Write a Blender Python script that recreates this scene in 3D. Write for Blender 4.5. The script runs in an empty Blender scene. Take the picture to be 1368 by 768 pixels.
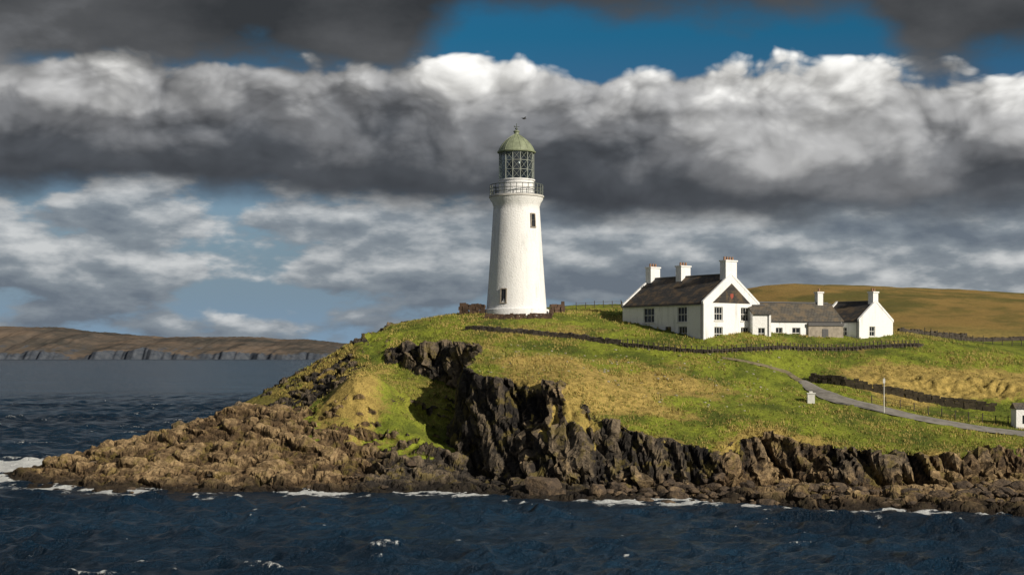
import bpy, math, numpy as np, random
from mathutils import Vector, Matrix
random.seed(7); rng=np.random.default_rng(11)
scene=bpy.context.scene
scene.view_settings.view_transform='Standard'
try: scene.view_settings.look='None'
except Exception: pass
scene.view_settings.exposure=0
rad=math.radians
# ---------------------------------------------------------------- image pixel to world helper
CAMH=14.0; FL=1900.0; HY=473.0
def S(bx,by,dist):
    """image pixel x, y and assumed distance -> world metres"""
    return ((bx-684)*dist/FL, dist, CAMH-(by-HY)*dist/FL)
# ---------------------------------------------------------------- numpy noise
perm=rng.permutation(256); perm=np.concatenate([perm,perm,perm])
G3=rng.normal(size=(256,3)); G3/=np.linalg.norm(G3,axis=1)[:,None]
R3=rng.random((256,3))
def pn(x,y,z=None):
    x=np.asarray(x,float); y=np.asarray(y,float)
    z=np.zeros_like(x) if z is None else np.asarray(z,float)
    xi=np.floor(x).astype(int); yi=np.floor(y).astype(int); zi=np.floor(z).astype(int)
    xf=x-xi; yf=y-yi; zf=z-zi
    xi&=255; yi&=255; zi&=255
    u=xf*xf*xf*(xf*(xf*6-15)+10); v=yf*yf*yf*(yf*(yf*6-15)+10); w=zf*zf*zf*(zf*(zf*6-15)+10)
    def g(a,b,c):
        h=perm[perm[perm[(xi+a)&255]+((yi+b)&255)]+((zi+c)&255)]
        gg=G3[h]; return gg[...,0]*(xf-a)+gg[...,1]*(yf-b)+gg[...,2]*(zf-c)
    x00=g(0,0,0)*(1-u)+g(1,0,0)*u; x10=g(0,1,0)*(1-u)+g(1,1,0)*u
    x01=g(0,0,1)*(1-u)+g(1,0,1)*u; x11=g(0,1,1)*(1-u)+g(1,1,1)*u
    return ((x00*(1-v)+x10*v)*(1-w)+(x01*(1-v)+x11*v)*w)*1.6
def fbm(x,y,z=None,o=4,r=0.5):
    s=0;a=1;f=1;t=0
    for i in range(o):
        s=s+a*pn(x*f+i*17.3,y*f+i*9.1,None if z is None else z*f+i*3.7); t+=a; a*=r; f*=2.03
    return s/t
def ridged(x,y,z=None,o=4,r=0.5):
    s=0;a=1;f=1;t=0
    for i in range(o):
        s=s+a*(1-2*np.abs(pn(x*f+i*11.3,y*f+i*5.1,None if z is None else z*f+i*7.7))); t+=a; a*=r; f*=2.07
    return s/t
def worley(x,y,z):
    """returns F2-F1 and a random value of the nearest cell"""
    xi=np.floor(x).astype(int); yi=np.floor(y).astype(int); zi=np.floor(z).astype(int)
    f1=np.full(x.shape,9e9); f2=f1.copy(); cr=np.zeros(x.shape)
    for a in (-1,0,1):
        for b in (-1,0,1):
            for c in (-1,0,1):
                h=perm[perm[perm[(xi+a)&255]+((yi+b)&255)]+((zi+c)&255)]
                r=R3[h]; d=(xi+a+r[:,0]-x)**2+(yi+b+r[:,1]-y)**2+(zi+c+r[:,2]-z)**2
                n=d<f1; f2=np.where(n,f1,np.minimum(f2,d)); f1=np.where(n,d,f1); cr=np.where(n,(h*0.6180339)%1.0,cr)
    return np.sqrt(f2)-np.sqrt(f1),cr
def ss(x,a,b):
    t=np.clip((x-a)/(b-a),0,1); return t*t*(3-2*t)
def blob(x,y,cx,cy,rx,ry,ang=0):
    c,s=math.cos(ang),math.sin(ang); dx=x-cx; dyy=y-cy
    return np.exp(-(((dx*c+dyy*s)/rx)**2+((-dx*s+dyy*c)/ry)**2))
# ---------------------------------------------------------------- terrain surfaces
def tps(pts,lam):
    P=np.array([[p[0],p[1]] for p in pts])/50.; z=np.array([p[2] for p in pts])
    r2=((P[:,None]-P[None])**2).sum(-1); K=np.where(r2>0,0.5*r2*np.log(r2+1e-12),0)
    n=len(P); A=np.zeros((n+3,n+3)); A[:n,:n]=K+lam*np.eye(n); Q=np.c_[np.ones(n),P]
    A[:n,n:]=Q; A[n:,:n]=Q.T
    c=np.linalg.solve(A,np.r_[z,0,0,0])
    def f(x,y):
        x=np.asarray(x)/50.; y=np.asarray(y)/50.
        o=c[n]+c[n+1]*x+c[n+2]*y
        for i in range(n):
            q=(x-P[i,0])**2+(y-P[i,1])**2
            o=o+c[i]*0.5*q*np.log(q+1e-12)
        return o
    return f
top=[S(*p) for p in [(690,418,195),(620,421,192),(560,432,190),(510,443,188),(440,480,186),(400,500,184),(640,441,182),(760,450,178),
 (830,457,176),(950,460,174),(1030,459,176),(1100,458,181),(1230,456,186),(1160,457,184),(760,409,215),(830,408,232),(720,467,170),(560,462,179),(600,460,178),
 (650,482,160),(700,497,155),(765,512,151),(800,546,148),(880,574,145),(960,590,143),(1030,572,145),(1150,596,142),(1290,602,141),(1370,598,142),
 (740,480,163),(850,502,162),(950,525,159),(900,477,170),(1050,555,150),(1250,562,153),(1180,548,156),(1110,533,160),(1085,520,164),(1060,503,168),
 (1368,580,150),(1010,487,169),(960,478,170),(1130,522,162.5),(1250,547,161),(1368,557,159.5),(1090,488,171),(1130,487,173),(1200,482,175),(1368,479,184),(1368,458,225),(1280,455,205),
 (1010,382,330),(1120,381,330),(1250,386,330),(1368,392,330),(1000,442,240),(1200,446,240),(1368,446,240),(900,425,250),(1500,400,330),
 (1500,605,142),(1500,580,155),(1500,500,190),(1500,455,230),(1800,560,150),(1800,450,240),(1900,420,330),(620,425,215)]]
top+=[(80,460,22),(20,460,8),(200,460,20),(150,520,10),(0,300,8),(300,300,20),(300,500,15)]
low=[S(*p) for p in [(25,632,167),(100,651,149),(200,657,144.6),(350,658,144),(550,656,145),(650,660,142),(700,665,138.5),(800,668,136.4),(900,668,136.4),
 (1000,672,133.7),(1100,680,128.5),(1250,683,126.7),(1400,686,125),
 (60,624,163),(120,606,166),(200,590,167),(230,582,170),(300,554,166),(380,543,165),(430,550,162),(300,592,158),(200,622,154),(400,600,155),(500,596,155),(500,640,147),(550,592,155),
 (300,638,149),(400,632,150),(480,522,162),(470,512,172),(440,480,186),(400,500,184),(330,540,180),(250,570,176),(510,443,188),
 (540,507,174),(590,526,170),(560,562,162),(570,610,153),(600,643,149),(650,650,146),(700,654,143.5),(780,655,141),(880,655,139.5),(960,655,138.5),(1050,657,137.3),(1150,658,136),(1290,655,135.5),(1400,655,135.5)]]
low+=[(-34,173,3.6),(-28,172.5,4.6),(-22,171,6.5)]
low+=[(-66,168,-1.5),(-75,182,-3),(-70,150,-3),(-50,138,-3),(-30,133,-3),(-10,133,-3),(5,127,-3),(25,124,-3),(40,117,-3),(60,114,-3),(90,112,-3),(150,110,-3),
 (-60,187,-3),(-45,197,-3),(-30,210,-3),(-18,227,-3),(-8,260,-3),(0,320,-3),(5,520,-3),(-52,177.5,0),(-40,187,0),(-27,200,0),(-15,215,0),
 (10,160,2),(30,155,2),(60,160,2),(30,200,4),(60,240,4),(100,160,2),(200,200,2),(100,400,3),(200,500,3),(300,300,2),(130,125,0),(300,125,0)]
Ft=tps(top,0.0004); Fl=tps(low,0.0003)
edge=[S(*p)[:2] for p in [(500,452,185),(535,458,180.5),(565,464,178),(600,461,176.5),(650,464,173),(655,476,166),(652,484,159),(700,497,154.5),(768,512,151),(778,535,149),(800,550,148),(880,583,145),(960,600,143),(1030,580,145),(1150,603,142),(1290,608,141),(1370,603,142),(1600,600,142)]]
poly=np.array(edge+[(330,142),(330,620),(12,620),(6,300),(-6,232),(-14,206)])
def sdist(x,y):
    best=np.full(np.shape(x),1e9); ins=np.zeros(np.shape(x),bool)
    n=len(poly)
    for i in range(n):
        a=poly[i]; b=poly[(i+1)%n]; e=b-a; L=(e*e).sum()
        t=np.clip(((x-a[0])*e[0]+(y-a[1])*e[1])/L,0,1)
        best=np.minimum(best,(x-a[0]-t*e[0])**2+(y-a[1]-t*e[1])**2)
        c=((a[1]>y)!=(b[1]>y))
        if abs(e[1])>1e-9: ins^= c&(x<(e[0])*(y-a[1])/e[1]+a[0])
    d=np.sqrt(best); return np.where(ins,d,-d)
def cliff_d(x,y):
    wx=x+1.8*fbm(x*0.16,y*0.16+40,o=3); wy=y+2.0*fbm(x*0.14+70,y*0.16,o=3)
    d=sdist(wx,wy)
    k=0.45+0.55*ss(-0.25+fbm(x*0.05+20,y*0.03,o=2),-0.4,0.1)
    d=d+2.9*k*ridged(x*0.10+0.05*y,y*0.04,o=2,r=0.6)-0.7
    d=d+(0.5+0.8*k)*ridged(x*0.40,y*0.07+9,o=3)
    return d
wxs=[-60,-18,-8,-3,0,6,9,14,30,45,300]; wws=[2.4,1.5,1.6,3.6,6.0,4.8,4.0,3.4,3.2,3.0,3.0]
def H(x,y,full=False):
    x=np.asarray(x,float); y=np.asarray(y,float)
    t=Ft(x,y); l=np.maximum(Fl(x,y),-4)
    calm=(1-0.92*np.exp(-(((x-36)/26)**2+((y-183)/10)**2)))*(1-0.8*blob(x,y,46,153,14,6))
    t=t+(0.50*fbm(x*0.10,y*0.10,o=3)+0.65*ridged(x*0.06+2,y*0.11,o=2)*blob(x,y,14,160,16,9)-0.15)*ss(y,140,150)*calm*(1-ss(y,188,194)*(1-ss(y,215,240)))
    t=t+1.1*ridged(x*0.16,y*0.16+4,o=3)*np.clip(blob(x,y,50,167,12,3.5)+blob(x,y,66,168,10,4.5),0,1)
    gl=blob(x,y,-16,163,7,7)
    l=l+(1.15*ridged(x*0.10+3,y*0.20,o=3)-0.25)*ss(l,-2,2.5)*(1-0.8*gl)*np.where(y>168,0.7,1)-0.1*ss(l,-2,2)
    q=(l+0.06*x+1.8*fbm(x*0.06,y*0.06,o=3)+9)/1.5; fr_=q-np.floor(q); stp=(np.floor(q)+ss(fr_,0.30,1.0)-q)*1.5
    l=l+0.60*stp*ss(l,-0.6,0.6)*(1-ss(y,163,168))*(1-ss(x+2*fbm(x*0.2,y*0.2,o=2),-25,-20))
    l=l+2.4*blob(x,y,-17.3,161.5,4.6,4.0)
    d=cliff_d(x,y); w=np.interp(x,wxs,wws)
    u=np.clip((d+w)/w,0,1)
    st=u+0.12*np.sin(u*9+3*pn(x*0.2,y*0.2))*u*(1-u)*2
    m=ss(st,0.0,1.0)
    h=l+(np.maximum(t,l-0.5)-l)*m
    if full: return h,m,d,l,t
    return h
# ---------------------------------------------------------------- mesh helpers
def grid_mesh(name,X,Y,Z,smooth=True):
    R,C=X.shape
    me=bpy.data.meshes.new(name)
    v=np.stack([X,Y,Z],-1).reshape(-1,3).astype(np.float32)
    idx=np.arange(R*C).reshape(R,C)
    q=np.stack([idx[:-1,:-1],idx[:-1,1:],idx[1:,1:],idx[1:,:-1]],-1).reshape(-1,4)
    me.vertices.add(len(v)); me.vertices.foreach_set('co',v.ravel())
    me.loops.add(q.size); me.loops.foreach_set('vertex_index',q.ravel().astype(np.int32))
    me.polygons.add(len(q)); me.polygons.foreach_set('loop_start',np.arange(0,q.size,4,dtype=np.int32))
    me.polygons.foreach_set('use_smooth',np.full(len(q),smooth) if isinstance(smooth,bool) else smooth)
    me.update(calc_edges=True)
    ob=bpy.data.objects.new(name,me); scene.collection.objects.link(ob); return ob
def set_attr(ob,name,arrs):
    me=ob.data; a=me.color_attributes.new(name,'FLOAT_COLOR','POINT')
    n=len(me.vertices); c=np.ones((n,4),np.float32)
    for i,x in enumerate(arrs): c[:,i]=np.asarray(x).ravel()
    a.data.foreach_set('color',c.ravel())
class NT:
    def __init__(s,t): s.t=t
    def n(s,typ,props=None,**ins):
        nd=s.t.nodes.new(typ)
        for k,v in (props or {}).items(): setattr(nd,k,v)
        for k,v in ins.items():
            k=k.replace('_',' ')
            s.set(nd.inputs[k],v)
        return nd
    def set(s,sock,v):
        if isinstance(v,bpy.types.NodeSocket): s.t.links.new(v,sock)
        elif v is not None:
            if isinstance(v,(tuple,list)) and sock.type=='RGBA' and len(v)==3: v=(*v,1)
            sock.default_value=v
    def M(s,op,a,b=None,c=None):
        nd=s.t.nodes.new('ShaderNodeMath'); nd.operation=op
        for i,v in enumerate((a,b,c)):
            if v is not None: s.set(nd.inputs[i],v)
        return nd.outputs[0]
    def add(s,*a):
        r=a[0]
        for x in a[1:]: r=s.M('ADD',r,x)
        return r
    def mul(s,*a):
        r=a[0]
        for x in a[1:]: r=s.M('MULTIPLY',r,x)
        return r
    def sub(s,a,b): return s.M('SUBTRACT',a,b)
    def sstep(s,x,a,b,lo=0.,hi=1.):
        nd=s.t.nodes.new('ShaderNodeMapRange'); nd.interpolation_type='SMOOTHSTEP'
        s.set(nd.inputs[0],x)
        for i,v in zip((1,2,3,4),(a,b,lo,hi)): nd.inputs[i].default_value=v
        return nd.outputs[0]
    def mix(s,f,a,b,mode='MIX'):
        nd=s.t.nodes.new('ShaderNodeMix'); nd.data_type='RGBA'; nd.blend_type=mode
        s.set(nd.inputs[0],f); s.set(nd.inputs[6],a); s.set(nd.inputs[7],b); return nd.outputs[2]
    def ramp(s,x,stops,interp='LINEAR'):
        nd=s.t.nodes.new('ShaderNodeValToRGB'); cr=nd.color_ramp; cr.interpolation=interp
        while len(cr.elements)<len(stops): cr.elements.new(0.5)
        for e,(p,c) in zip(cr.elements,stops):
            e.position=p; e.color=(c,c,c,1) if isinstance(c,(int,float)) else (*c,1)
        s.set(nd.inputs[0],x); return nd.outputs[0]
    def noise(s,vec,scale,detail=4,rough=0.5,color=False,dist=0,dim='3D'):
        nd=s.n('ShaderNodeTexNoise',{'noise_dimensions':dim},Scale=scale,Detail=detail,Roughness=rough,Distortion=dist)
        if vec is not None: s.set(nd.inputs['Vector'],vec)
        return nd.outputs['Color' if color else 0]
    def comb(s,x,y,z):
        return s.n('ShaderNodeCombineXYZ',X=x,Y=y,Z=z).outputs[0]
    def vmath(s,op,a,b=None,scale=None):
        nd=s.t.nodes.new('ShaderNodeVectorMath'); nd.operation=op
        s.set(nd.inputs[0],a)
        if b is not None: s.set(nd.inputs[1],b)
        if scale is not None: s.set(nd.inputs[3],scale)
        return nd.outputs[0]
def new_mat(name):
    m=bpy.data.materials.new(name); m.use_nodes=True; t=m.node_tree
    b=t.nodes['Principled BSDF']; return m,NT(t),b
def simple(name,col,rough=0.7,var=0.15,scale=3.0,bump=0.0,metal=0.0,bscale=20):
    m,N,b=new_mat(name)
    pos=N.n('ShaderNodeNewGeometry').outputs['Position']
    nz=N.noise(pos,scale,3,0.6)
    c2=tuple(x*(1-var*2) for x in col)
    N.set(b.inputs['Base Color'],N.mix(N.sstep(nz,0.35,0.7),col,c2))
    b.inputs['Roughness'].default_value=rough; b.inputs['Metallic'].default_value=metal
    if bump:
        bn=N.n('ShaderNodeBump',Strength=0.6,Distance=bump,Height=N.noise(pos,bscale,2,0.6))
        N.set(b.inputs['Normal'],bn.outputs[0])
    return m
# ---------------------------------------------------------------- HEADLAND
xs=np.concatenate([np.arange(-84,-66,1.0),np.arange(-66,58,0.17),58+np.cumsum(np.linspace(0.2,5.5,95))])
yf=np.concatenate([np.arange(112,216,0.25),216+np.cumsum(np.linspace(0.3,8,75))])
XX,YY=np.meshgrid(xs,yf)
HH=H(XX,YY)
NR=680
dy=np.diff(yf)[:,None]; dz=np.abs(np.diff(HH,axis=0))
k=np.hanning(21); k/=k.sum()
dzs=np.apply_along_axis(lambda r:np.convolve(np.pad(r,10,'edge'),k,'valid'),1,dz)
wt=np.where(yf[:-1]<205,1.0,0.35)[:,None]
wt=wt*np.where(yf[:-1]<124,0.4,1.0)[:,None]
arc=np.vstack([np.zeros((1,len(xs))),np.cumsum((dy+1.8*dzs)*wt,axis=0)])
GY=np.empty((NR,len(xs)))
for c in range(len(xs)):
    GY[:,c]=np.interp(np.linspace(0,arc[-1,c],NR),arc[:,c],yf)
GX=np.repeat(xs[None],NR,0)
GZ,Mk,D,LO,TO=H(GX,GY,True)
def normals(X,Y,Z):
    a=np.stack([np.gradient(X,axis=1),np.gradient(Y,axis=1),np.gradient(Z,axis=1)],-1)
    b=np.stack([np.gradient(X,axis=0),np.gradient(Y,axis=0),np.gradient(Z,axis=0)],-1)
    n=np.cross(a,b); n/=np.linalg.norm(n,axis=-1)[...,None]+1e-9
    return n
Nn=normals(GX,GY,GZ)
wn=fbm(GX*0.35,GY*0.35,o=4)
wn2=fbm(GX*0.08+5,GY*0.08,o=4)
wn3=fbm(GX*0.16,GZ*0.12,GY*0.1,o=4)
st_=1-Nn[...,2]
steep=ss(st_+0.12*wn,0.20,0.36)
bmound=blob(GX,GY,-17.2,161.3,5.8,5.2)
lowgrass=np.clip(1.7*bmound+1.3*blob(GX,GY,-10.5,166,5.3,10)+1.0*blob(GX,GY,-18,178,9,7.0)+0.85*blob(GX,GY,-27,180,9,3.8)+1.0*blob(GX,GY,-10.5,156,2.7,5.5),0,1.3)
lowgrass=ss(lowgrass+0.8*wn,0.42,0.68)
upl=ss(D+1.2*wn+1.5*wn3,-1.2,0.4)
ledge=ss(D,-5,-1.0)*ss(wn3,0.0,0.15)*(1-ss(st_,0.52,0.78))*ss(GZ,3.0,5.0)
grass=np.maximum(np.maximum(upl*(1-steep*ss(-D,-6,-1.5)),ledge),lowgrass*(1-ss(st_-0.2*np.clip(bmound*1.3,0,1),0.18,0.32)))
# rocky outcrops along the western brow
outc=(1-ss(np.abs(D+0.7)+0.6*wn,1.2,2.2))*ss(GY,167,170)*(1-ss(GX,-3.5,-1.5))*ss(GX,-17,-15)*ss(wn3+0.16,0.0,0.12)
grass*=1-outc
grass*=ss(GZ,2.0,3.2)
rock=1-grass
brown=ss(-GX,12,20)*0.85*(1-ss(GY,168,174))+ss(GX,10,30)*0.32+0.22
brown=np.clip(brown+0.85*wn2+0.25*wn+ss(3-GZ,0,3)*0.35*ss(GX,5,15),0,1)
wet=1-ss(GZ+0.7*wn,0.2,1.1)
dry=np.clip(0.9*blob(GX,GY,9,156,7,4.5)+0.7*blob(GX,GY,2,160,6,3)+0.6*blob(GX,GY,18,160,8,4)+1.2*blob(GX,GY,47,168,10,4.5)+1.2*blob(GX,GY,62,171,14,6)
  +0.45*blob(GX,GY,-18,159,4,3)+0.75*blob(GX,GY,-29,180,8,4)+0.60*blob(GX,GY,18,168,12,2.5)+0.8*blob(GX,GY,15,150,8,2.5)+0.45*blob(GX,GY,36,145,12,2)+0.45*blob(GX,GY,-6,180,8,3)
  +0.6*ss(3.0-D,0,3)*ss(GX,-6,-2)*(1-ss(GX,40,50)) +1.3*ss(GY,222,250)*ss(GX,20,38)+1.2*wn2+0.45*wn+0.06-0.6*blob(GX,GY,55,195,30,12)-0.6*blob(GX,GY,32,156,6,8)-0.5*blob(GX,GY,20,175,16,3.5)-0.4*blob(GX,GY,42,149,14,4),0,1)
moor=np.maximum(ss(GY+8*wn2,226,262)*ss(GX,18,36),0.80*ss(-GX+5*wn,17,24)*ss(GY+4*wn2,166,171)*(GX<0))
moor=np.maximum(moor,0.30*blob(GX,GY,-10,168,6,8))
x,y,z=GX,GY,GZ
disp=np.zeros(GX.shape); tone=np.full(GX.shape,0.5)
sel=(rock>0.03)&(z>-1.5)&(y<205)&(x>-66)&(x<75)
X,Y,Z=x[sel],y[sel],z[sel]
wbx=0.35*fbm(X*0.4,Y*0.15,Z*0.25,o=3)
U=X+0.26*Z+0.15*Y
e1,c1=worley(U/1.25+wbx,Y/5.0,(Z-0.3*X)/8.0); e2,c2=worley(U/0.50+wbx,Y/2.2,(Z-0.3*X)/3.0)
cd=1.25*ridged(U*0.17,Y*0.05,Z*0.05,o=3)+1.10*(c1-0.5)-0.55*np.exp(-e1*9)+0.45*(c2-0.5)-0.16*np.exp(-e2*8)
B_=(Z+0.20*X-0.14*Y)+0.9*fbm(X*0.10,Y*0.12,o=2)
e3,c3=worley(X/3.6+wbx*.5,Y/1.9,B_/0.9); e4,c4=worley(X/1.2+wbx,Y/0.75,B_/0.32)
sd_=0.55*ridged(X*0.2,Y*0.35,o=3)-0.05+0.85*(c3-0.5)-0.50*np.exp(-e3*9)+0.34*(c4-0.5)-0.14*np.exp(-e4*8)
wcl=ss(st_[sel],0.12,0.36)
wcl=wcl*(1-0.85*ss(-X,14,20))
fine=0.07*fbm(X*2.5,Y*2.5,Z*2.5,o=3)
dd=(wcl*cd+(1-wcl)*sd_*ss(Z,-1.0,0.8)+fine+0.6*outc[sel])*np.clip(rock[sel]*1.2,0,1)
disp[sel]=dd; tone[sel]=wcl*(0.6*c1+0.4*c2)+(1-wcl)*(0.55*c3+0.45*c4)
bank=np.clip(blob(x,y,50,167,12,3.5)+blob(x,y,66,168,10,4.5),0,1)
disp+=(1-rock)*(0.22*fbm(x*0.6,y*0.6,o=3)+0.16*np.maximum(fbm(x*2.2,y*2.2,o=2),0)+bank*0.45*ridged(x*0.8,y*0.8,o=3))*(1-0.8*ss(y,215,240))
PX=GX+Nn[...,0]*disp; PY=GY+Nn[...,1]*disp; PZ=GZ+Nn[...,2]*disp
rq=(rock[:-1,:-1]+rock[1:,1:])*0.5
headland=grid_mesh('headland_terrain',PX,PY,PZ,smooth=(rq<0.55).ravel())
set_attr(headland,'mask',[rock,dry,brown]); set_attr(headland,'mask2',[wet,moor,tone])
m,N,b=new_mat('terrain_mat')
pos=N.n('ShaderNodeNewGeometry').outputs['Position']
at=N.n('ShaderNodeSeparateColor',Color=N.n('ShaderNodeVertexColor',{'layer_name':'mask'}).outputs[0])
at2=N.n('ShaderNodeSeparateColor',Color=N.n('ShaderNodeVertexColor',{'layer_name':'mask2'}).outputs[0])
n1=N.noise(pos,0.16,4,0.6); n2=N.noise(pos,1.3,4,0.65); n3=N.noise(pos,5.0,3,0.7)
green=N.mix(N.sstep(n1,0.36,0.60),(0.078,0.105,0.014),(0.215,0.250,0.028))  # large dark patches: grass tone plus cloud shadow painted into the green
green=N.mix(N.mul(N.sstep(n2,0.50,0.72),0.8),green,(0.085,0.088,0.020))
dryc=N.mix(N.sstep(n2,0.35,0.65),(0.47,0.345,0.105),(0.26,0.195,0.055))
dryc=N.mix(N.sstep(n3,0.52,0.75),dryc,(0.080,0.060,0.022))
moorc=N.mix(N.sstep(N.noise(pos,0.045,5,0.7),0.42,0.60),(0.275,0.185,0.058),(0.125,0.112,0.030))
fd=N.sstep(N.add(at.outputs[1],N.mul(N.add(n2,-0.5),1.3)),0.26,0.72)
gcol=N.mix(fd,green,dryc)
gcol=N.mix(at2.outputs[1],gcol,moorc)
gcol=N.mix(0.70,gcol,N.ramp(n3,[(0.3,(0.32,0.32,0.32)),(0.6,(1.28,1.28,1.28))]),'MULTIPLY')
r2=N.noise(pos,2.6,5,0.72)
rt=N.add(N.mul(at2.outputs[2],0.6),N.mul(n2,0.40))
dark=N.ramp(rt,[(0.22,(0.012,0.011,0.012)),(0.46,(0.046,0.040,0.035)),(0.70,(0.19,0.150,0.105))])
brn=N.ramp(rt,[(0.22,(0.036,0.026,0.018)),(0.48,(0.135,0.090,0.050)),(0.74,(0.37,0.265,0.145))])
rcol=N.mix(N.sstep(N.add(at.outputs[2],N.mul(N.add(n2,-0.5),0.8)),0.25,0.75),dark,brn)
rcol=N.mix(0.75,rcol,N.ramp(r2,[(0.32,(0.22,0.22,0.22)),(0.6,(1.2,1.2,1.2))]),'MULTIPLY')
rcol=N.mix(N.mul(N.sstep(N.noise(pos,0.55,4,0.7),0.52,0.63),0.52),rcol,(0.19,0.150,0.040))
rcol=N.mix(N.mul(at2.outputs[0],0.9),rcol,(0.013,0.011,0.010))
fr=N.sstep(N.add(at.outputs[0],N.mul(N.add(n2,-0.5),0.9)),0.4,0.6)
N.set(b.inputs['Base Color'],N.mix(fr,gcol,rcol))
b.inputs['Roughness'].default_value=0.9; b.inputs['Specular IOR Level'].default_value=0.2
hh=N.add(N.mul(fr,r2),N.mul(N.sub(1.0,fr),n3,0.4))
N.set(b.inputs['Normal'],N.n('ShaderNodeBump',Strength=0.85,Distance=0.45,Height=hh).outputs[0])
headland.data.materials.append(m)
def hz(x,y): return float(H(np.array([x]),np.array([y]))[0])
# ---------------------------------------------------------------- SEA
ys=[ -400,-200,-60,0,30,50]; yv=60.0
while yv<650: ys.append(yv); yv*=1.0034
while yv<14000: ys.append(yv); yv*=1.06
ys=np.array(ys); sc=np.linspace(-0.60,0.60,880); sc=np.concatenate([[-6,-3,-1.5,-0.8],sc,[0.8,1.5,3,6]])
SY=np.repeat(ys[:,None],len(sc),1); SX=sc[None]*np.maximum(np.abs(SY),60)
amp=ss(SY,50,62)*(1-ss(SY,350,640))*(np.abs(sc)[None]<0.605)
dx=np.zeros_like(SX); dyv=np.zeros_like(SX); dzv=np.zeros_like(SX)
patch=0.9+1.1*fbm(SX*0.02,SY*0.03,o=3)
wph=[1.5*fbm(SX*0.03+7*i,SY*0.03,o=2) for i in range(4)]
for i in range(80):
    lam=0.7*(9/0.7)**(rng.random()**1.15); th_=rad(240)+rng.normal()*0.75
    kx,ky=math.cos(th_)*2*math.pi/lam,math.sin(th_)*2*math.pi/lam
    a=0.0155*lam**0.85; ph=kx*SX+ky*SY+rng.random()*6.28+wph[i%4]
    lod=1-ss(SY*0.0034,lam*0.18,lam*0.4)
    s_,c_=np.sin(ph),np.cos(ph)
    dzv+=a*s_*lod; dx+=a*c_*kx*lam/6.28*lod*0.8; dyv+=a*c_*ky*lam/6.28*lod*0.8
dzv*=patch
near=(SY>105)&(SY<260)
TH=np.full(SX.shape,-4.0); TH[near]=H(SX[near],SY[near])
fn=fbm(SX*0.5,SY*0.5,o=4); fn2=fbm(SX*0.13+30,SY*0.1,o=3)
foam=ss(TH+1.3*fn,-1.7,-0.1)*ss(fn2+0.7*fn,-0.08,0.24)*near
surf=1.7*blob(SX,SY,-63,178,10,13)+1.2*blob(SX,SY,-58,158,8,4.5)+0.6*blob(SX,SY,-44,147,9,2)+0.5*blob(SX,SY,40,125,14,2.5)+0.5*blob(SX,SY,6,137,9,2)
foam=np.maximum(foam,ss(surf+1.3*fn,0.42,1.0))
cap=ss(dzv,0.26,0.44)*ss(fbm(SX*0.05+9,SY*0.05,o=2)+0.6*fn,0.08,0.40)
foam=np.maximum(foam,cap*0.55)
damp=1-0.6*ss(TH,-3,-0.5)
sea=grid_mesh('sea',SX+dx*amp*damp,SY+dyv*amp*damp,dzv*amp*damp+0.35*foam*np.maximum(fn+.1,0))
set_attr(sea,'foam',[foam,amp,patch])
m,N,b=new_mat('sea_mat')
pos=N.n('ShaderNodeNewGeometry').outputs['Position']
fa=N.n('ShaderNodeSeparateColor',Color=N.n('ShaderNodeVertexColor',{'layer_name':'foam'}).outputs[0])
p2=N.n('ShaderNodeMapping',Vector=pos,Scale=(0.6,1.0,1.0),Rotation=(0,0,rad(12))).outputs[0]
w1=N.noise(p2,0.9,6,0.70,dim='2D'); w3=N.noise(p2,0.03,3,0.6,dim='2D')
ff=N.sstep(N.add(fa.outputs[0],N.mul(N.add(N.noise(pos,2.5,4,0.75,dim='2D'),-0.5),1.8)),0.40,0.80)
wc=N.mix(N.sstep(w3,0.35,0.65),(0.005,0.019,0.040),(0.010,0.035,0.070))
N.set(b.inputs['Base Color'],N.mix(ff,wc,(0.74,0.77,0.78)))
N.set(b.inputs['Roughness'],N.add(0.20,N.mul(ff,0.6)))
b.inputs['IOR'].default_value=1.33; b.inputs['Specular IOR Level'].default_value=0.26
N.set(b.inputs['Normal'],N.n('ShaderNodeBump',Strength=1.0,Distance=1.1,Height=w1).outputs[0])
sea.data.materials.append(m)
# ---------------------------------------------------------------- FAR HILLS
hx=np.linspace(-2600,-250,700); hyv=np.concatenate([np.linspace(3650,3950,60),np.linspace(3960,5400,60)])
HX,HYY=np.meshgrid(hx,hyv)
img_x=684+FL*HX/4300  # image pixel column of each hill vertex at the crest distance
crest=np.interp(img_x,[-500,-100,0,40,130,200,300,400,450,520,580],[120,104,98,96,76,64,66,56,46,30,-5])
coast=3760+70*fbm(HX*0.004,HX*0,o=4)+60*ridged(HX*0.012,HX*0+3,o=3)
t=np.clip((HYY-coast)/60,0,1); t2=np.clip((HYY-coast)/700,0,1); back=1-ss(HYY,4600,5300)
hcl=np.maximum(15+34*fbm(HX*0.0045+3,HX*0,o=4),2)
hgt=-6+(hcl+6)*ss(t,0,1)*ss(crest,-5,20)+(crest-hcl)*ss(t2,0,1)**0.8*1.0
hgt=hgt+(9*fbm(HX*0.008,HYY*0.008,o=5)+3.0*ridged(HX*0.03,HYY*0.03,o=3))*ss(t,0.2,1)
hgt=np.where(back<1,hgt*back-8*(1-back),hgt)
hills=grid_mesh('hills',HX,HYY,hgt)
nh=normals(HX,HYY,hgt)
set_attr(hills,'mask',[ss(1-nh[...,2],0.03,0.12)*(hgt<38),ss(hgt,20,60),nh[...,2]])
m,N,b=new_mat('hills_mat')
pos=N.n('ShaderNodeNewGeometry').outputs['Position']
at=N.n('ShaderNodeSeparateColor',Color=N.n('ShaderNodeVertexColor',{'layer_name':'mask'}).outputs[0])
h1=N.noise(pos,0.005,5,0.68)
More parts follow.
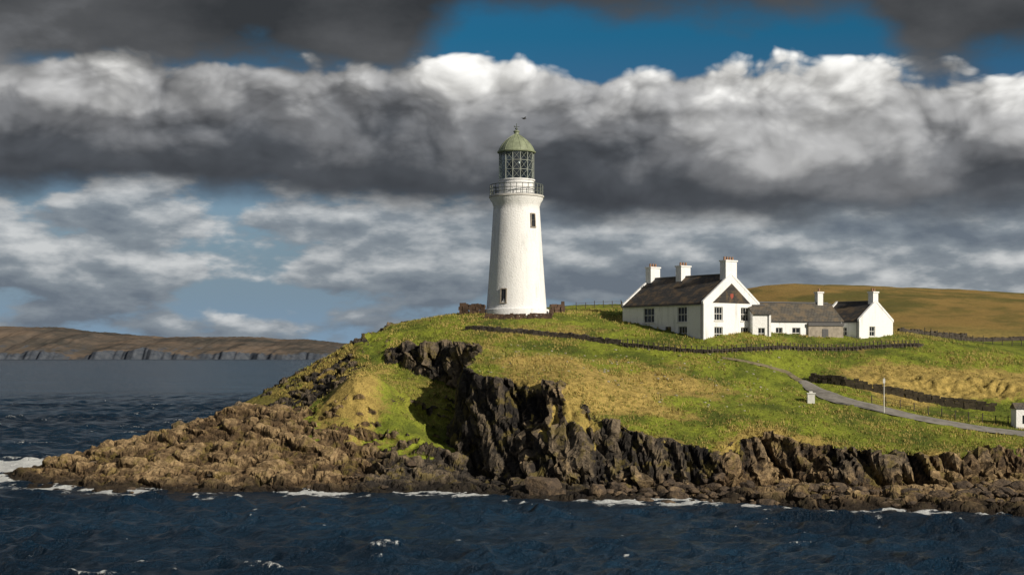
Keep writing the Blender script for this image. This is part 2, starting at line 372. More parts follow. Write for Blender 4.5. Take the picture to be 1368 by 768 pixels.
mc=N.ramp(h1,[(0.38,(0.058,0.058,0.055)),(0.5,(0.105,0.090,0.078)),(0.62,(0.165,0.128,0.100))])  # aerial haze is put into the moor and cliff base colours
rc=N.ramp(N.noise(pos,0.05,4,0.7),[(0.35,(0.040,0.050,0.068)),(0.65,(0.090,0.100,0.120))])
N.set(b.inputs['Base Color'],N.mix(at.outputs[0],mc,rc)); b.inputs['Roughness'].default_value=1
b.inputs['Specular IOR Level'].default_value=0
hills.data.materials.append(m)
# ---------------------------------------------------------------- generic builders
def mesh_obj(name,verts,faces,mat=None,parent=None,smooth=False):
    me=bpy.data.meshes.new(name); me.from_pydata([tuple(v) for v in verts],[],faces); me.update()
    ob=bpy.data.objects.new(name,me); scene.collection.objects.link(ob)
    if mat: me.materials.append(mat)
    if smooth:
        for p in me.polygons: p.use_smooth=True
    if parent: ob.parent=parent
    return ob
def empty(name,loc=(0,0,0),rz=0):
    e=bpy.data.objects.new(name,None); scene.collection.objects.link(e); e.location=loc; e.rotation_euler=(0,0,rz); e.empty_display_size=0.5; return e
class MB:
    def __init__(s): s.v=[]; s.f=[]
    def box(s,x0,x1,y0,y1,z0,z1,M=None,jit=0):
        b=len(s.v)
        for z in (z0,z1):
            for x,y in ((x0,y0),(x1,y0),(x1,y1),(x0,y1)):
                p=Vector((x,y,z))
                if jit: p+=Vector([random.uniform(-jit,jit) for _ in range(3)])
                if M: p=M@p
                s.v.append(tuple(p))
        s.f+=[(b,b+3,b+2,b+1),(b+4,b+5,b+6,b+7),(b,b+1,b+5,b+4),(b+1,b+2,b+6,b+5),(b+2,b+3,b+7,b+6),(b+3,b,b+4,b+7)]
    def poly(s,pts):
        b=len(s.v); s.v+= [tuple(p) for p in pts]; s.f.append(tuple(range(b,b+len(pts))))
    def rod(s,a,b_,r,n=6,r2=None):
        a=Vector(a); b_=Vector(b_); d=(b_-a).normalized(); u=d.orthogonal().normalized(); w=d.cross(u); k=len(s.v); r2=r if r2 is None else r2
        for p,rr in ((a,r),(b_,r2)):
            for i in range(n):
                t=2*math.pi*i/n; s.v.append(tuple(p+rr*(u*math.cos(t)+w*math.sin(t))))
        for i in range(n):
            j=(i+1)%n; s.f.append((k+i,k+j,k+n+j,k+n+i))
        s.f.append(tuple(range(k+n-1,k-1,-1))); s.f.append(tuple(range(k+n,k+2*n)))
    def lathe(s,prof,n=64,cap=True):
        k=len(s.v)
        for r,z in prof:
            for i in range(n):
                t=2*math.pi*i/n; s.v.append((r*math.cos(t),r*math.sin(t),z))
        for a in range(len(prof)-1):
            for i in range(n):
                j=(i+1)%n; s.f.append((k+a*n+i,k+a*n+j,k+(a+1)*n+j,k+(a+1)*n+i))
        if cap:
            s.f.append(tuple(range(k+n-1,k-1,-1))); e=k+(len(prof)-1)*n; s.f.append(tuple(range(e,e+n)))
    def ring(s,r,z,t,n=48):
        for i in range(n):
            a=2*math.pi*i/n; c=2*math.pi*(i+1)/n
            s.rod((r*math.cos(a),r*math.sin(a),z),(r*math.cos(c),r*math.sin(c),z),t,5)
    def obj(s,name,mat,parent=None,smooth=False): return mesh_obj(name,s.v,s.f,mat,parent,smooth)
def auto_smooth(ob,ang=35):
    try:
        for p in ob.data.polygons: p.use_smooth=True
        ob.data.set_sharp_from_angle(angle=rad(ang))
    except Exception: pass
def white_render():
    m,N,b=new_mat('white_render')
    pos=N.n('ShaderNodeNewGeometry').outputs['Position']
    st=N.n('ShaderNodeMapping',Vector=pos,Scale=(1,1,0.16)).outputs[0]
    a=N.noise(st,1.6,4,0.65); c=N.noise(pos,5,4,0.65)
    col=N.mix(N.sstep(a,0.50,0.78),(0.79,0.80,0.82),(0.55,0.56,0.57))
    col=N.mix(N.mul(N.sstep(c,0.52,0.72),0.32),col,(0.50,0.52,0.53))
    N.set(b.inputs['Base Color'],col); b.inputs['Roughness'].default_value=0.85
    N.set(b.inputs['Normal'],N.n('ShaderNodeBump',Strength=0.6,Distance=0.11,Height=c).outputs[0])
    return m
WHITE=white_render()
def slate(name,c1,c2,moss):
    m,N,b=new_mat(name)
    pos=N.n('ShaderNodeTexCoord').outputs['Object']
    sx=N.n('ShaderNodeSeparateXYZ',Vector=pos)
    v=N.comb(sx.outputs[0],N.mul(sx.outputs[2],1.6),0.0)
    br=N.n('ShaderNodeTexBrick',Vector=v,Scale=1.0,Color1=(*c1,1),Color2=(*c2,1),Mortar=(0.012,0.012,0.012,1)); br.inputs['Brick Width'].default_value=0.45; br.inputs['Row Height'].default_value=0.34; br.inputs['Mortar Size'].default_value=0.022
    nz=N.noise(pos,0.7,5,0.7)
    col=N.mix(N.mul(N.sstep(nz,0.46,0.60),0.85),br.outputs[0],moss)
    N.set(b.inputs['Base Color'],col); b.inputs['Roughness'].default_value=0.8
    N.set(b.inputs['Normal'],N.n('ShaderNodeBump',Strength=0.6,Distance=0.06,Height=N.add(br.outputs['Fac'],N.mul(nz,-1.0))).outputs[0])
    return m
SLATE=slate('slate_roof',(0.022,0.021,0.023),(0.042,0.038,0.036),(0.110,0.075,0.042))
SLATE2=slate('grey_roof',(0.080,0.073,0.063),(0.115,0.105,0.09),(0.15,0.115,0.075))
FRAME=simple('white_paint',(0.62,0.62,0.60),0.5,0.08)
DARKF=simple('dark_frame',(0.05,0.05,0.055),0.5,0.1)
m,N,b=new_mat('window_glass'); b.inputs['Base Color'].default_value=(0.012,0.016,0.02,1); b.inputs['Roughness'].default_value=0.08
GLASS=m
STONE=simple('dark_stone',(0.075,0.062,0.050),0.95,0.3,1.5,0.06)
BSTONE=simple('brown_stone',(0.10,0.062,0.042),0.95,0.25,1.5,0.05)
TAN=simple('tan_stone',(0.33,0.29,0.24),0.9,0.15,2.0,0.05)
TIMBER=simple('weathered_timber',(0.07,0.058,0.045),0.9,0.25,3)
GREEN=simple('green_copper',(0.25,0.29,0.19),0.55,0.14,1.2,0.02)
IRON=simple('painted_iron',(0.10,0.12,0.11),0.5,0.1)
POT=simple('clay_pot',(0.30,0.17,0.10),0.8,0.15)
def wall(mb,P,u,nrm,width,height,ops,gable=0,depth=0.22,frames=None,glass=None,apron=2.0):
    P=Vector(P); u=Vector(u); nrm=Vector(nrm); up=Vector((0,0,1))
    q=lambda a,h,d=0:P+u*a+up*h-nrm*d
    xs_=sorted(set([0,width]+[o[0] for o in ops]+[o[0]+o[2] for o in ops])); zs=sorted(set([-apron,height]+[o[1] for o in ops]+[o[1]+o[3] for o in ops]))
    for i in range(len(xs_)-1):
        for j in range(len(zs)-1):
            cx=(xs_[i]+xs_[i+1])/2; cz=(zs[j]+zs[j+1])/2
            if any(o[0]<cx<o[0]+o[2] and o[1]<cz<o[1]+o[3] for o in ops): continue
            mb.poly([q(xs_[i],zs[j]),q(xs_[i+1],zs[j]),q(xs_[i+1],zs[j+1]),q(xs_[i],zs[j+1])])
    if gable: mb.poly([q(0,height),q(width,height),q(width/2,height+gable)])
    for o in ops:
        a,z_,w,h=o[:4]; kind=o[4] if len(o)>4 else 'w'
        for A,B in (((a,z_),(a+w,z_)),((a+w,z_),(a+w,z_+h)),((a+w,z_+h),(a,z_+h)),((a,z_+h),(a,z_))):
            mb.poly([q(*A),q(*A,depth),q(*B,depth),q(*B)])
        glass.poly([q(a,z_,depth),q(a+w,z_,depth),q(a+w,z_+h,depth),q(a,z_+h,depth)])
        def bar(a0,a1,z0,z1,d0=0.03,d1=0.09):
            pts=[q(aa,zz,depth-d) for d in (d0,d1) for aa,zz in ((a0,z0),(a1,z0),(a1,z1),(a0,z1))]
            k=len(frames.v); frames.v+= [tuple(p) for p in pts]
            frames.f+=[(k,k+3,k+2,k+1),(k+4,k+5,k+6,k+7),(k,k+1,k+5,k+4),(k+1,k+2,k+6,k+5),(k+2,k+3,k+7,k+6),(k+3,k,k+4,k+7)]
        if kind=='d':
            bar(a+.05,a+w-.05,z_,z_+h*0.75); continue
        t=0.08
        bar(a,a+t,z_,z_+h); bar(a+w-t,a+w,z_,z_+h); bar(a+t,a+w-t,z_,z_+t); bar(a+t,a+w-t,z_+h-t,z_+h)
        bar(a+t,a+w-t,z_+h/2-.04,z_+h/2+.04,0.032,0.095)
        nx=2 if w<1.5 else 3
        for i in range(1,nx): bar(a+w*i/nx-.025,a+w*i/nx+.025,z_+t,z_+h-t,0.028,0.088)
        pts=[q(aa,zz,d) for d in (0.0,-0.09) for aa,zz in ((a-.1,z_-.12),(a+w+.1,z_-.12),(a+w+.1,z_-.003),(a-.1,z_-.003))]
        k=len(frames.v); frames.v+=[tuple(p) for p in pts]
        frames.f+=[(k,k+3,k+2,k+1),(k+4,k+5,k+6,k+7),(k,k+1,k+5,k+4),(k+1,k+2,k+6,k+5),(k+2,k+3,k+7,k+6),(k+3,k,k+4,k+7)]
def building(name,corner,rz,L,W,eave,rise,front,right,left=(),back=(),roofmat=None,chims=(),coping=True,over=0.15):
    """local: x from 0 (right corner) to -L (left), y 0..W. ridge along x. front wall faces -y, right gable faces +x"""
    e=empty(name,corner,rz); wl=MB(); fr=MB(); gl=MB()
    wall(wl,(-L,0,0),(1,0,0),(0,-1,0),L,eave,list(front),0,frames=fr,glass=gl)
    wall(wl,(0,0,0),(0,1,0),(1,0,0),W,eave,list(right),rise,frames=fr,glass=gl)
    wall(wl,(0,W,0),(-1,0,0),(0,1,0),L,eave,list(back),0,frames=fr,glass=gl)
    wall(wl,(-L,W,0),(0,-1,0),(-1,0,0),W,eave,list(left),rise,frames=fr,glass=gl)
    wl.obj('walls',WHITE,e); gl.obj('window_panes',GLASS,e); fr.obj('window_frames',FRAME,e)
    r=MB(); th=0.16; ang=math.atan2(rise,W/2); ov=over
    def slab(sgn):
        y0=-ov if sgn>0 else W+ov; z0=eave-ov*math.tan(ang); A=[]
        x0,x1=(-L+0.25,-0.25) if coping else (-L-0.15,0.15)
        for (yy,zz) in ((y0,z0+0.01),(W/2,eave+rise+0.01)):
            for dzz in (0,th):
                for xx in (x0,x1): A.append((xx,yy,zz+dzz))
        k=len(r.v); r.v+=A
        r.f+=[(k,k+1,k+5,k+4),(k+2,k+6,k+7,k+3),(k,k+2,k+3,k+1),(k,k+4,k+6,k+2),(k+1,k+3,k+7,k+5)]
    slab(1); slab(-1)
    r.obj('roof',roofmat,e)
    rb=MB(); rb.rod((-L+0.26,W/2,eave+rise+th+0.03),(-0.26,W/2,eave+rise+th+0.03),0.12,8); rb.obj('ridge_tiles',DARKF,e)
    if coping:
        c=MB()
        for xa,xb in ((-L-0.05,-L+0.25),(-0.25,0.05)):
            for s_ in (0,1):
                y0=-0.12 if not s_ else W+0.12; ya=W/2; z0=eave-0.12*math.tan(ang); h=0.36
                pts=[(xx,yy,zz+d) for xx in (xa,xb) for (yy,zz) in ((y0,z0),(ya,eave+rise)) for d in (0.02,h)]
                k=len(c.v); c.v+=pts
                c.f+=[(k,k+1,k+3,k+2),(k+4,k+6,k+7,k+5),(k+1,k+5,k+7,k+3),(k,k+4,k+5,k+1),(k,k+2,k+6,k+4)]
        c.obj('gable_coping',WHITE,e)
    ch=MB(); pt=MB()
    for cx,wx_,wy_,hh in chims:
        zt=eave+rise+hh
        ch.box(cx-wx_/2,cx+wx_/2,W/2-wy_/2,W/2+wy_/2,eave+rise-1.0,zt); ch.box(cx-wx_/2-.1,cx+wx_/2+.1,W/2-wy_/2-.1,W/2+wy_/2+.1,zt,zt+.18)
        nP=max(1,int(wy_/0.5))
        for i in range(nP):
            yy=W/2+(i-(nP-1)/2)*0.48
            pt.rod((cx,yy,zt+.18),(cx,yy,zt+.62),0.15,10,0.12)
    if chims: ch.obj('chimneys',WHITE,e); pt.obj('chimney_pots',POT,e)
    g=MB(); g.rod((-L+.1,-over-0.03,eave-0.12),(-.1,-over-0.03,eave-0.12),0.07,6); g.rod((-.35,-0.08,eave-.15),(-.35,-0.08,-1),0.05,6); g.obj('gutter',DARKF,e)
    return e
c=S(940,459,176)
house=building('keepers_house',(c[0],c[1],c[2]),rad(-52),14.8,10.0,5.0,3.6,
  front=[(4.0,2.75,2.0,1.9),(10.2,2.75,1.7,1.9),(1.4,0.5,1.1,1.3),(4.5,0.4,1.2,1.6),(8.0,0.0,1.1,2.2,'d'),(10.4,0.4,1.5,1.8)],
  right=[(1.9,2.9,1.5,1.7),(6.7,2.9,1.5,1.7),(1.9,0.4,1.5,1.7),(6.7,0.4,1.5,1.7)],roofmat=SLATE,
  chims=[(-14.3,1.0,1.7,1.55),(-8.6,1.0,1.7,1.45),(-0.55,1.0,2.0,1.75)])
mb=MB(); z0=5.1
mb.poly([(0.03,1.55,z0),(0.03,8.45,z0),(0.03,5.0,z0+2.5)]); mb.poly([(0.03,1.55,z0),(0.03,5,z0+2.5),(0.002,5,z0+2.5),(0.002,1.55,z0)])
mb.obj('slate_gable_panel',SLATE,house)
cr=MB(); RED=simple('red_paint',(0.30,0.06,0.035),0.6,0.1)
cr.poly([(0.05,4.7,z0+.85),(0.05,5.0,z0+.5),(0.05,5.3,z0+.85),(0.05,5.25,z0+1.2),(0.05,4.75,z0+1.2)]); cr.obj('crest',RED,house)
c=S(1125,457,186); wing=building('cottage_wing',(c[0],c[1],c[2]-0.1),rad(19),12.4,6.2,2.85,2.25,
  front=[(0.9,0.5,0.9,1.5),(2.6,0.6,1.0,1.35),(5.0,0.6,1.2,1.35)],right=[],roofmat=SLATE2,chims=[(-1.6,0.8,0.8,1.5)],coping=False)
mb=MB(); mb.box(-5.2,-0.02,-0.35,-0.004,-2,2.55); mb.obj('stone_porch_wall',TAN,wing)
mb=MB(); mb.box(-5.3,0.0,-0.5,-0.36,2.2,2.62); mb.box(-3.2,-2.3,-0.40,-0.353,-0.3,1.8); mb.obj('porch_fascia',DARKF,wing)
c=S(1030,457,180); link=building('lean_to',(c[0],c[1],c[2]),rad(8),2.4,3.5,3.6,0.9,front=[(0.7,0.4,0.9,1.4)],right=[],roofmat=SLATE2,coping=False)
c=S(1148,455,186); cot=building('end_cottage',(c[0],c[1],c[2]),rad(-50),6.5,7.4,2.55,2.5,
  front=[(3.6,0.7,0.9,1.1)],right=[(2.2,0.6,1.25,1.3)],roofmat=SLATE,chims=[(-0.5,0.8,1.1,1.3)])
c=S(1150,457,190); cot2=building('link_cottage',(c[0]-.3,c[1]+1.5,c[2]),rad(10),4.6,5,2.7,2.2,front=[(1.6,0.7,0.9,1.2)],right=[],roofmat=SLATE,coping=False)
# ---------------------------------------------------------------- LIGHTHOUSE
bx,by,bz=S(690,417,195)
lh=empty('lighthouse',(bx,by,bz))
mb=MB(); H0=15.6
prof=[(4.55,-2.5),(4.55,0.0),(4.5,0.35),(4.18,0.42)]
prof+=[(4.14-0.98*(t**0.9),0.45+t*(H0-1.6)) for t in np.linspace(0,1,24)]
prof+=[(3.25,H0-1.0),(3.3,H0-0.7),(3.62,H0-0.25),(3.66,H0)]
mb.lathe(prof,72); ob=mb.obj('tower',WHITE,lh); auto_smooth(ob)
mb=MB(); mb.lathe([(3.7,H0+.004),(3.78,H0+.05),(3.78,H0+.28),(3.7,H0+.32)],72); auto_smooth(mb.obj('gallery_floor',simple('pale_stone',(0.55,0.54,0.52),0.8,0.1),lh),30)
mb=MB(); mb.lathe([(2.42,H0+.325),(2.42,H0+2.3),(2.55,H0+2.34),(2.55,H0+2.5)],64); auto_smooth(mb.obj('lantern_drum',WHITE,lh),30)
mb=MB()
for i in range(28):
    a=2*math.pi*i/28; p=(3.62*math.cos(a),3.62*math.sin(a)); mb.rod((*p,H0+.3),(*p,H0+1.75),0.045,5)
for zz in (0.75,1.2,1.75): mb.ring(3.62,H0+zz,0.045 if zz<1.7 else 0.06,56)
for i in range(56):
    a=2*math.pi*(i+.5)/56; p=(3.62*math.cos(a),3.62*math.sin(a)); mb.rod((*p,H0+.3),(*p,H0+1.2),0.02,4)
mb.obj('gallery_railing',IRON,lh)
zl=H0+2.5; zt=zl+3.75; rl=2.36
mb=MB(); npan=14
for i in range(npan):
    a=2*math.pi*i/npan; a2=2*math.pi*(i+1)/npan
    p=(rl*math.cos(a),rl*math.sin(a)); p2=(rl*math.cos(a2),rl*math.sin(a2)); mb.rod((*p,zl),(*p,zt),0.055,6)
    for kk in range(3):
        z1=zl+(zt-zl)*kk/3; z2=zl+(zt-zl)*(kk+1)/3
        mb.rod((*p,z1),(*p2,z2),0.022,4); mb.rod((*p2,z1),(*p,z2),0.022,4)
for kk in range(4):
    zz=zl+(zt-zl)*kk/3
    for i in range(npan):
        a=2*math.pi*i/npan; a2=2*math.pi*(i+1)/npan
        mb.rod((rl*math.cos(a),rl*math.sin(a),zz),(rl*math.cos(a2),rl*math.sin(a2),zz),0.045,5)
mb.obj('lantern_frame',simple('lantern_paint',(0.30,0.33,0.30),0.5,0.1),lh)
m,N,b=new_mat('lantern_glass')
t=m.node_tree; tr=N.n('ShaderNodeBsdfTransparent',Color=(0.60,0.66,0.68,1)); gs=N.n('ShaderNodeBsdfGlossy',Color=(0.6,0.65,0.7,1),Roughness=0.05)
mx=N.n('ShaderNodeMixShader',Fac=0.18); t.links.new(tr.outputs[0],mx.inputs[1]); t.links.new(gs.outputs[0],mx.inputs[2]); t.links.new(mx.outputs[0],t.nodes['Material Output'].inputs[0])
mb=MB(); mb.lathe([(rl-.08,zl+.01),(rl-.08,zt-.01)],npan,cap=False); mb.obj('lantern_glass',m,lh)
mb=MB(); mb.lathe([(0.5,zl-.1),(0.5,zl+.6),(0.95,zl+.9),(1.2,zl+1.7),(1.0,zl+2.5),(0.4,zl+2.9),(0.15,zl+3.6)],20)
auto_smooth(mb.obj('fresnel_lens',simple('lens',(0.02,0.022,0.026),0.2,0.1),lh))
mb=MB(); dome=[(2.62,zt-.05),(2.66,zt+.1),(2.5,zt+.16),(2.34,zt+.55),(2.0,zt+1.1),(1.5,zt+1.65),(0.95,zt+2.1),(0.5,zt+2.38),(0.32,zt+2.5),(0.30,zt+2.72),(0.42,zt+2.82),(0.42,zt+2.95),(0.1,zt+3.1)]
mb.lathe(dome,48)
for i in range(14):
    a=2*math.pi*i/14
    for (r1_,z1),(r2_,z2) in zip(dome[2:8],dome[3:9]): mb.rod((r1_*math.cos(a),r1_*math.sin(a),z1+.01),(r2_*math.cos(a),r2_*math.sin(a),z2+.01),0.035,4)
auto_smooth(mb.obj('dome',GREEN,lh),40)
mb=MB(); mb.rod((0,0,zt+3.0),(0,0,zt+4.0),0.05,6); mb.rod((-.35,0,zt+3.55),(.4,0,zt+3.55),0.035,5); mb.lathe([(0.02,zt+3.1),(0.2,zt+3.22),(0.2,zt+3.35),(0.02,zt+3.45)],12); mb.poly([(-.35,0,zt+3.4),(-.35,0,zt+3.75),(-.1,0,zt+3.55)]); mb.obj('weather_vane',IRON,lh)
def tower_window(nm,ang,z,w,h):
    rr=4.14-0.98*(((z+h/2-.45)/(H0-1.6))**0.9); M=Matrix.Rotation(ang,4,'Z')@Matrix.Translation((rr,0,z))
    M=M@Matrix.Rotation(-0.065,4,'Y')
    f=MB(); f.box(-.3,.16,-w/2-.14,-w/2,-.1,h+.1,M); f.box(-.3,.16,w/2,w/2+.14,-.1,h+.1,M); f.box(-.3,.158,-w/2,w/2,h,h+.14,M); f.box(-.3,.19,-w/2-.17,w/2+.17,-.24,-.102,M)
    f.obj(nm+'_surround',TAN,lh)
    f=MB(); f.box(-.1,.085,-.03,.03,0,h,M); f.box(-.1,.083,-w/2,w/2,h/2-.03,h/2+.03,M); f.obj(nm+'_frame',DARKF,lh)
    g=MB(); g.box(-.1,.06,-w/2,w/2,-.1,h,M); g.obj(nm+'_pane',GLASS,lh)
tower_window('upper_window',rad(-48),11.6,0.62,1.6)
tower_window('lower_window',rad(-116),1.3,0.72,1.7)
# ---------------------------------------------------------------- dry stone walls / fences
def stone_wall(name,pts,h,th=0.5,step=0.42,courses=3,mat=STONE,zoff=0):
    mb=MB()
    for (a,b_) in zip(pts[:-1],pts[1:]):
        a=Vector(a); b_=Vector(b_); L=(b_-a).length; n=max(1,int(L/step)); ang=math.atan2(b_.y-a.y,b_.x-a.x)
        P=[a.lerp(b_,(i+.5)/n) for i in range(n)]
        Z=H(np.array([p.x for p in P]),np.array([p.y for p in P]))
        for p,zz in zip(P,Z):
            hl=h*random.uniform(.85,1.12)
            for c_ in range(courses):
                o=random.uniform(-.12,.12); z0=-0.4 if c_==0 else hl*c_/courses
                M=Matrix.Translation((p.x,p.y,zz+zoff))@Matrix.Rotation(ang+random.uniform(-.1,.1),4,'Z')
                k=1-0.1*c_
                mb.box(-step*.56+o,step*.56+o,-th/2*k,th/2*k,z0,hl*(c_+1)/courses,M,jit=0.05)
    return mb.obj(name,mat)
def P2(*t): return [S(*q)[:2] for q in t]
stone_wall('eroded_bank_edge',P2((622,440,183),(660,444,181),(700,448,180),(760,452,178),(830,458,175)),0.6)
stone_wall('eroded_bank_edge',P2((830,458,174.5),(880,460,173),(945,462,171.5),(1010,461,173),(1100,459,177.5),(1232,456,183.5)),0.4,0.35)
stone_wall('eroded_bank_edge',P2((1200,447,215),(1270,448,222),(1290,449,225)),1.1)
stone_wall('eroded_bank_edge',P2((1290,449,226),(1450,450,236)),0.6)
stone_wall('eroded_bank_edge',P2((614,420,194),(648,419,193)),1.3,zoff=0.1,mat=BSTONE)
stone_wall('eroded_bank_edge',P2((735,419,194),(752,418,195),(752,418,199)),1.2,mat=BSTONE)
stone_wall('eroded_bank_edge',P2((648,420,189.5),(690,421,189),(735,420,189.5),(737,419,193)),0.6,zoff=0.05,mat=BSTONE)
def fence(name,pts,h,sp,r=0.06,rails=(0.45,0.85),pick=False,mat=TIMBER):
    mb=MB(); prev=None
    for (a,b_) in zip(pts[:-1],pts[1:]):
        a=Vector(a); b_=Vector(b_); L=(b_-a).length; n=max(1,int(L/sp))
        for i in range(n):
            p=a.lerp(b_,i/n); zz=hz(p.x,p.y); hh=h*random.uniform(.9,1.08); lx,ly=random.uniform(-.05,.05),random.uniform(-.05,.05)
            mb.rod((p.x,p.y,zz-.4),(p.x+lx,p.y+ly,zz+hh),r,5)
            if prev:
                for q in rails: mb.rod((prev[0],prev[1],prev[2]+h*q),(p.x,p.y,zz+h*q),0.022 if not pick else 0.03,4)
            prev=(p.x,p.y,zz)
    return mb.obj(name,mat)
fence('picket_fence',P2((832,457,174.0),(880,460,172.5),(945,462,171.0),(1010,461,172.5),(1100,459,177),(1232,456,183)),1.0,0.62,0.065,pick=True)
fence('wire_fence',P2((1235,450,200),(1300,450,212),(1450,452,225)),1.1,2.0,0.06)
fence('wire_fence',P2((1165,545,158.5),(1240,553,157.2),(1330,560,156),(1430,565,155.5)),1.1,1.3,0.06)
fence('wire_fence',P2((770,430,200),(830,428,205),(835,440,190)),1.0,1.6,0.05)
stone_wall('eroded_bank_edge',P2((1083,512,167),(1130,520,164.5),(1190,530,163.5),(1250,540,162.8),(1330,549,161.5)),0.95,0.7,0.5,3,simple('eroded_bank_dark',(0.060,0.048,0.028),0.95,0.3,1.2,0.08))  # stones stand in for the eroded bank edge; dark colour includes its shadows
# ---------------------------------------------------------------- road
def ribbon(name,pts,ws,mat,off=0.07):
    P=np.array(pts); n=160
    s_=np.r_[0,np.cumsum(np.linalg.norm(np.diff(P,axis=0),axis=1))]; t=np.linspace(0,s_[-1],n)
    px=np.interp(t,s_,P[:,0]); py=np.interp(t,s_,P[:,1]); w=np.interp(t,s_,ws)
    k=np.hanning(21);k/=k.sum(); px=np.convolve(np.pad(px,10,'reflect',reflect_type='odd'),k,'valid'); py=np.convolve(np.pad(py,10,'reflect',reflect_type='odd'),k,'valid')
    tx=np.gradient(px); ty=np.gradient(py); l=np.hypot(tx,ty); nx,ny=-ty/l,tx/l
    c=np.linspace(-1,1,9)[None]; ed=1+0.15*fbm(t*0.9,t*0,o=3)[:,None]
    X=px[:,None]+nx[:,None]*c*w[:,None]/2*ed; Y=py[:,None]+ny[:,None]*c*w[:,None]/2*ed
    Z=H(X,Y)+off-0.10*np.abs(c)**4
    o=grid_mesh(name,X,Y,Z); o.data.materials.append(mat); return o
m,N,b=new_mat('asphalt'); pos=N.n('ShaderNodeNewGeometry').outputs['Position']
N.set(b.inputs['Base Color'],N.mix(N.sstep(N.noise(pos,0.8,5,0.7),0.4,0.65),(0.24,0.225,0.205),(0.15,0.14,0.125))); b.inputs['Roughness'].default_value=0.9
roadp=((1900,600,150),(1500,592,149),(1368,580,150),(1250,562,153),(1180,548,156),(1110,533,160),(1088,520,164),(1072,508,167))
ribbon('road',P2(*roadp),[4.2,4.2,4.0,3.6,3.1,2.6,1.8,1.2],m,0.18)
ribbon('gravel_path',P2((1073,509,166.8),(1050,497,169),(1010,488,169.3),(965,480,170)),[1.1,0.8,0.6,0.4],simple('gravel',(0.20,0.17,0.10),0.95,0.2,2,0.04),0.17)
def at_(bx_,by_,d):
    p=S(bx_,by_,d); return (p[0],p[1],hz(p[0],p[1]))
p=at_(1181,556,154.5); e=empty('marker_pole',p); mb=MB(); mb.rod((0,0,-.3),(0,0,3.9),0.06,8,0.045); mb.box(-.12,.12,-.04,.04,3.3,3.75); mb.obj('pole',FRAME,e)
p=at_(1083,540,158.5); e=empty('white_marker_post',p); mb=MB(); mb.box(-.4,.4,-.3,.3,-.3,1.0); mb.box(-.48,.48,-.38,.38,1.0,1.12); mb.box(-.18,.18,-.18,.18,1.12,1.3); mb.obj('post',FRAME,e)
p=at_(1364,562,155); e=empty('roadside_hut',p); mb=MB(); mb.box(-.8,1.6,-.8,.8,-.5,2.1); mb.obj('walls',WHITE,e); mb=MB()
mb.v=[(-.95,-.95,2.1),(1.75,-.95,2.1),(1.75,.95,2.1),(-.95,.95,2.1),(-.95,0,2.75),(1.75,0,2.75)]; mb.f=[(0,1,5,4),(2,3,4,5),(0,4,3),(1,2,5),(0,3,2,1)]
mb.obj('roof',SLATE2,e); mb=MB(); mb.box(-.1,.5,-.84,-.802,.5,1.4); mb.obj('window',GLASS,e)
# ---------------------------------------------------------------- boulders & small field stones
def ico(sub=2):
    bpy.ops.mesh.primitive_ico_sphere_add(subdivisions=sub,radius=1); o=bpy.context.object
    V=np.array([v.co[:] for v in o.data.vertices]); F=np.array([p.vertices[:] for p in o.data.polygons]); bpy.data.objects.remove(o); return V,F
def rocks(name,items,mat,sub=3):
    V,F=ico(sub); vs=[];fs=[];k=0
    for (x,y,z,r,sq) in items:
        W=V.copy()
        for _ in range(9):
            nrm=rng.normal(size=3); nrm/=np.linalg.norm(nrm); h_=rng.uniform(.55,.85); dd_=W@nrm-h_; W-=np.where(dd_>0,dd_,0)[:,None]*nrm
        o=rng.random(3)*50
        W*=(1+0.13*fbm(V[:,0]*2+o[0],V[:,1]*2+o[1],V[:,2]*2+o[2],o=3))[:,None]
        W=W*r*np.array([1.3,1,sq]); a=rng.random()*6.28
        W=np.c_[W[:,0]*math.cos(a)-W[:,1]*math.sin(a),W[:,0]*math.sin(a)+W[:,1]*math.cos(a),W[:,2]]+[x,y,z]
        vs.append(W); fs.append(F+k); k+=len(V)
    return mesh_obj(name,np.vstack(vs),[tuple(map(int,f)) for f in np.vstack(fs)],mat,smooth=False)
m,N,b=new_mat('boulder_rock'); pos=N.n('ShaderNodeNewGeometry').outputs['Position']
r1=N.noise(pos,0.8,5,0.7); N.set(b.inputs['Base Color'],N.ramp(r1,[(0.3,(0.025,0.020,0.016)),(0.5,(0.085,0.060,0.04)),(0.7,(0.20,0.14,0.08))])); b.inputs['Roughness'].default_value=0.9
N.set(b.inputs['Normal'],N.n('ShaderNodeBump',Strength=0.9,Distance=0.4,Height=N.noise(pos,2,4,0.7)).outputs[0])
BR=m
it=[]
for px,py,d,r in [(722,655,140,1.7),(745,662,139,0.8),(905,665,137,0.9),(800,658,138.5,1.2),(985,660,137,0.8),(690,657,142,0.7)]:
    q=S(px,py,d); it.append((q[0],q[1],max(hz(q[0],q[1]),-.1)+r*.25,r,0.85))
cx=rng.uniform(8,75,520); off=rng.uniform(-14,-4,520)
for x_,o_ in zip(cx,off):
    ye=np.interp(x_,poly[:18,0],poly[:18,1]); y_=ye+o_*(0.6+0.4*min(1,x_/35)); z_=hz(x_,y_)
    if z_>-0.6 and z_<2.2: it.append((x_,y_,z_+.05,min(float(rng.gamma(2.0,0.17))+0.1,1.0),0.6))
for x_ in rng.uniform(-55,-8,50):
    y_=rng.uniform(143,160); z_=hz(x_,y_)
    if -0.5<z_<2.5: it.append((x_,y_,z_,float(rng.gamma(2,0.12))+0.12,0.55))
rocks('shore_boulders',it,BR)
it=[]
for i in range(170):
    px=rng.uniform(640,1080); d=rng.uniform(152,174); x_=(px-684)*d/FL
    if cliff_d(np.array([x_]),np.array([d]))[0]<0.8: continue
    it.append((x_,d,hz(x_,d)+.02,rng.uniform(0.08,0.22),0.6))
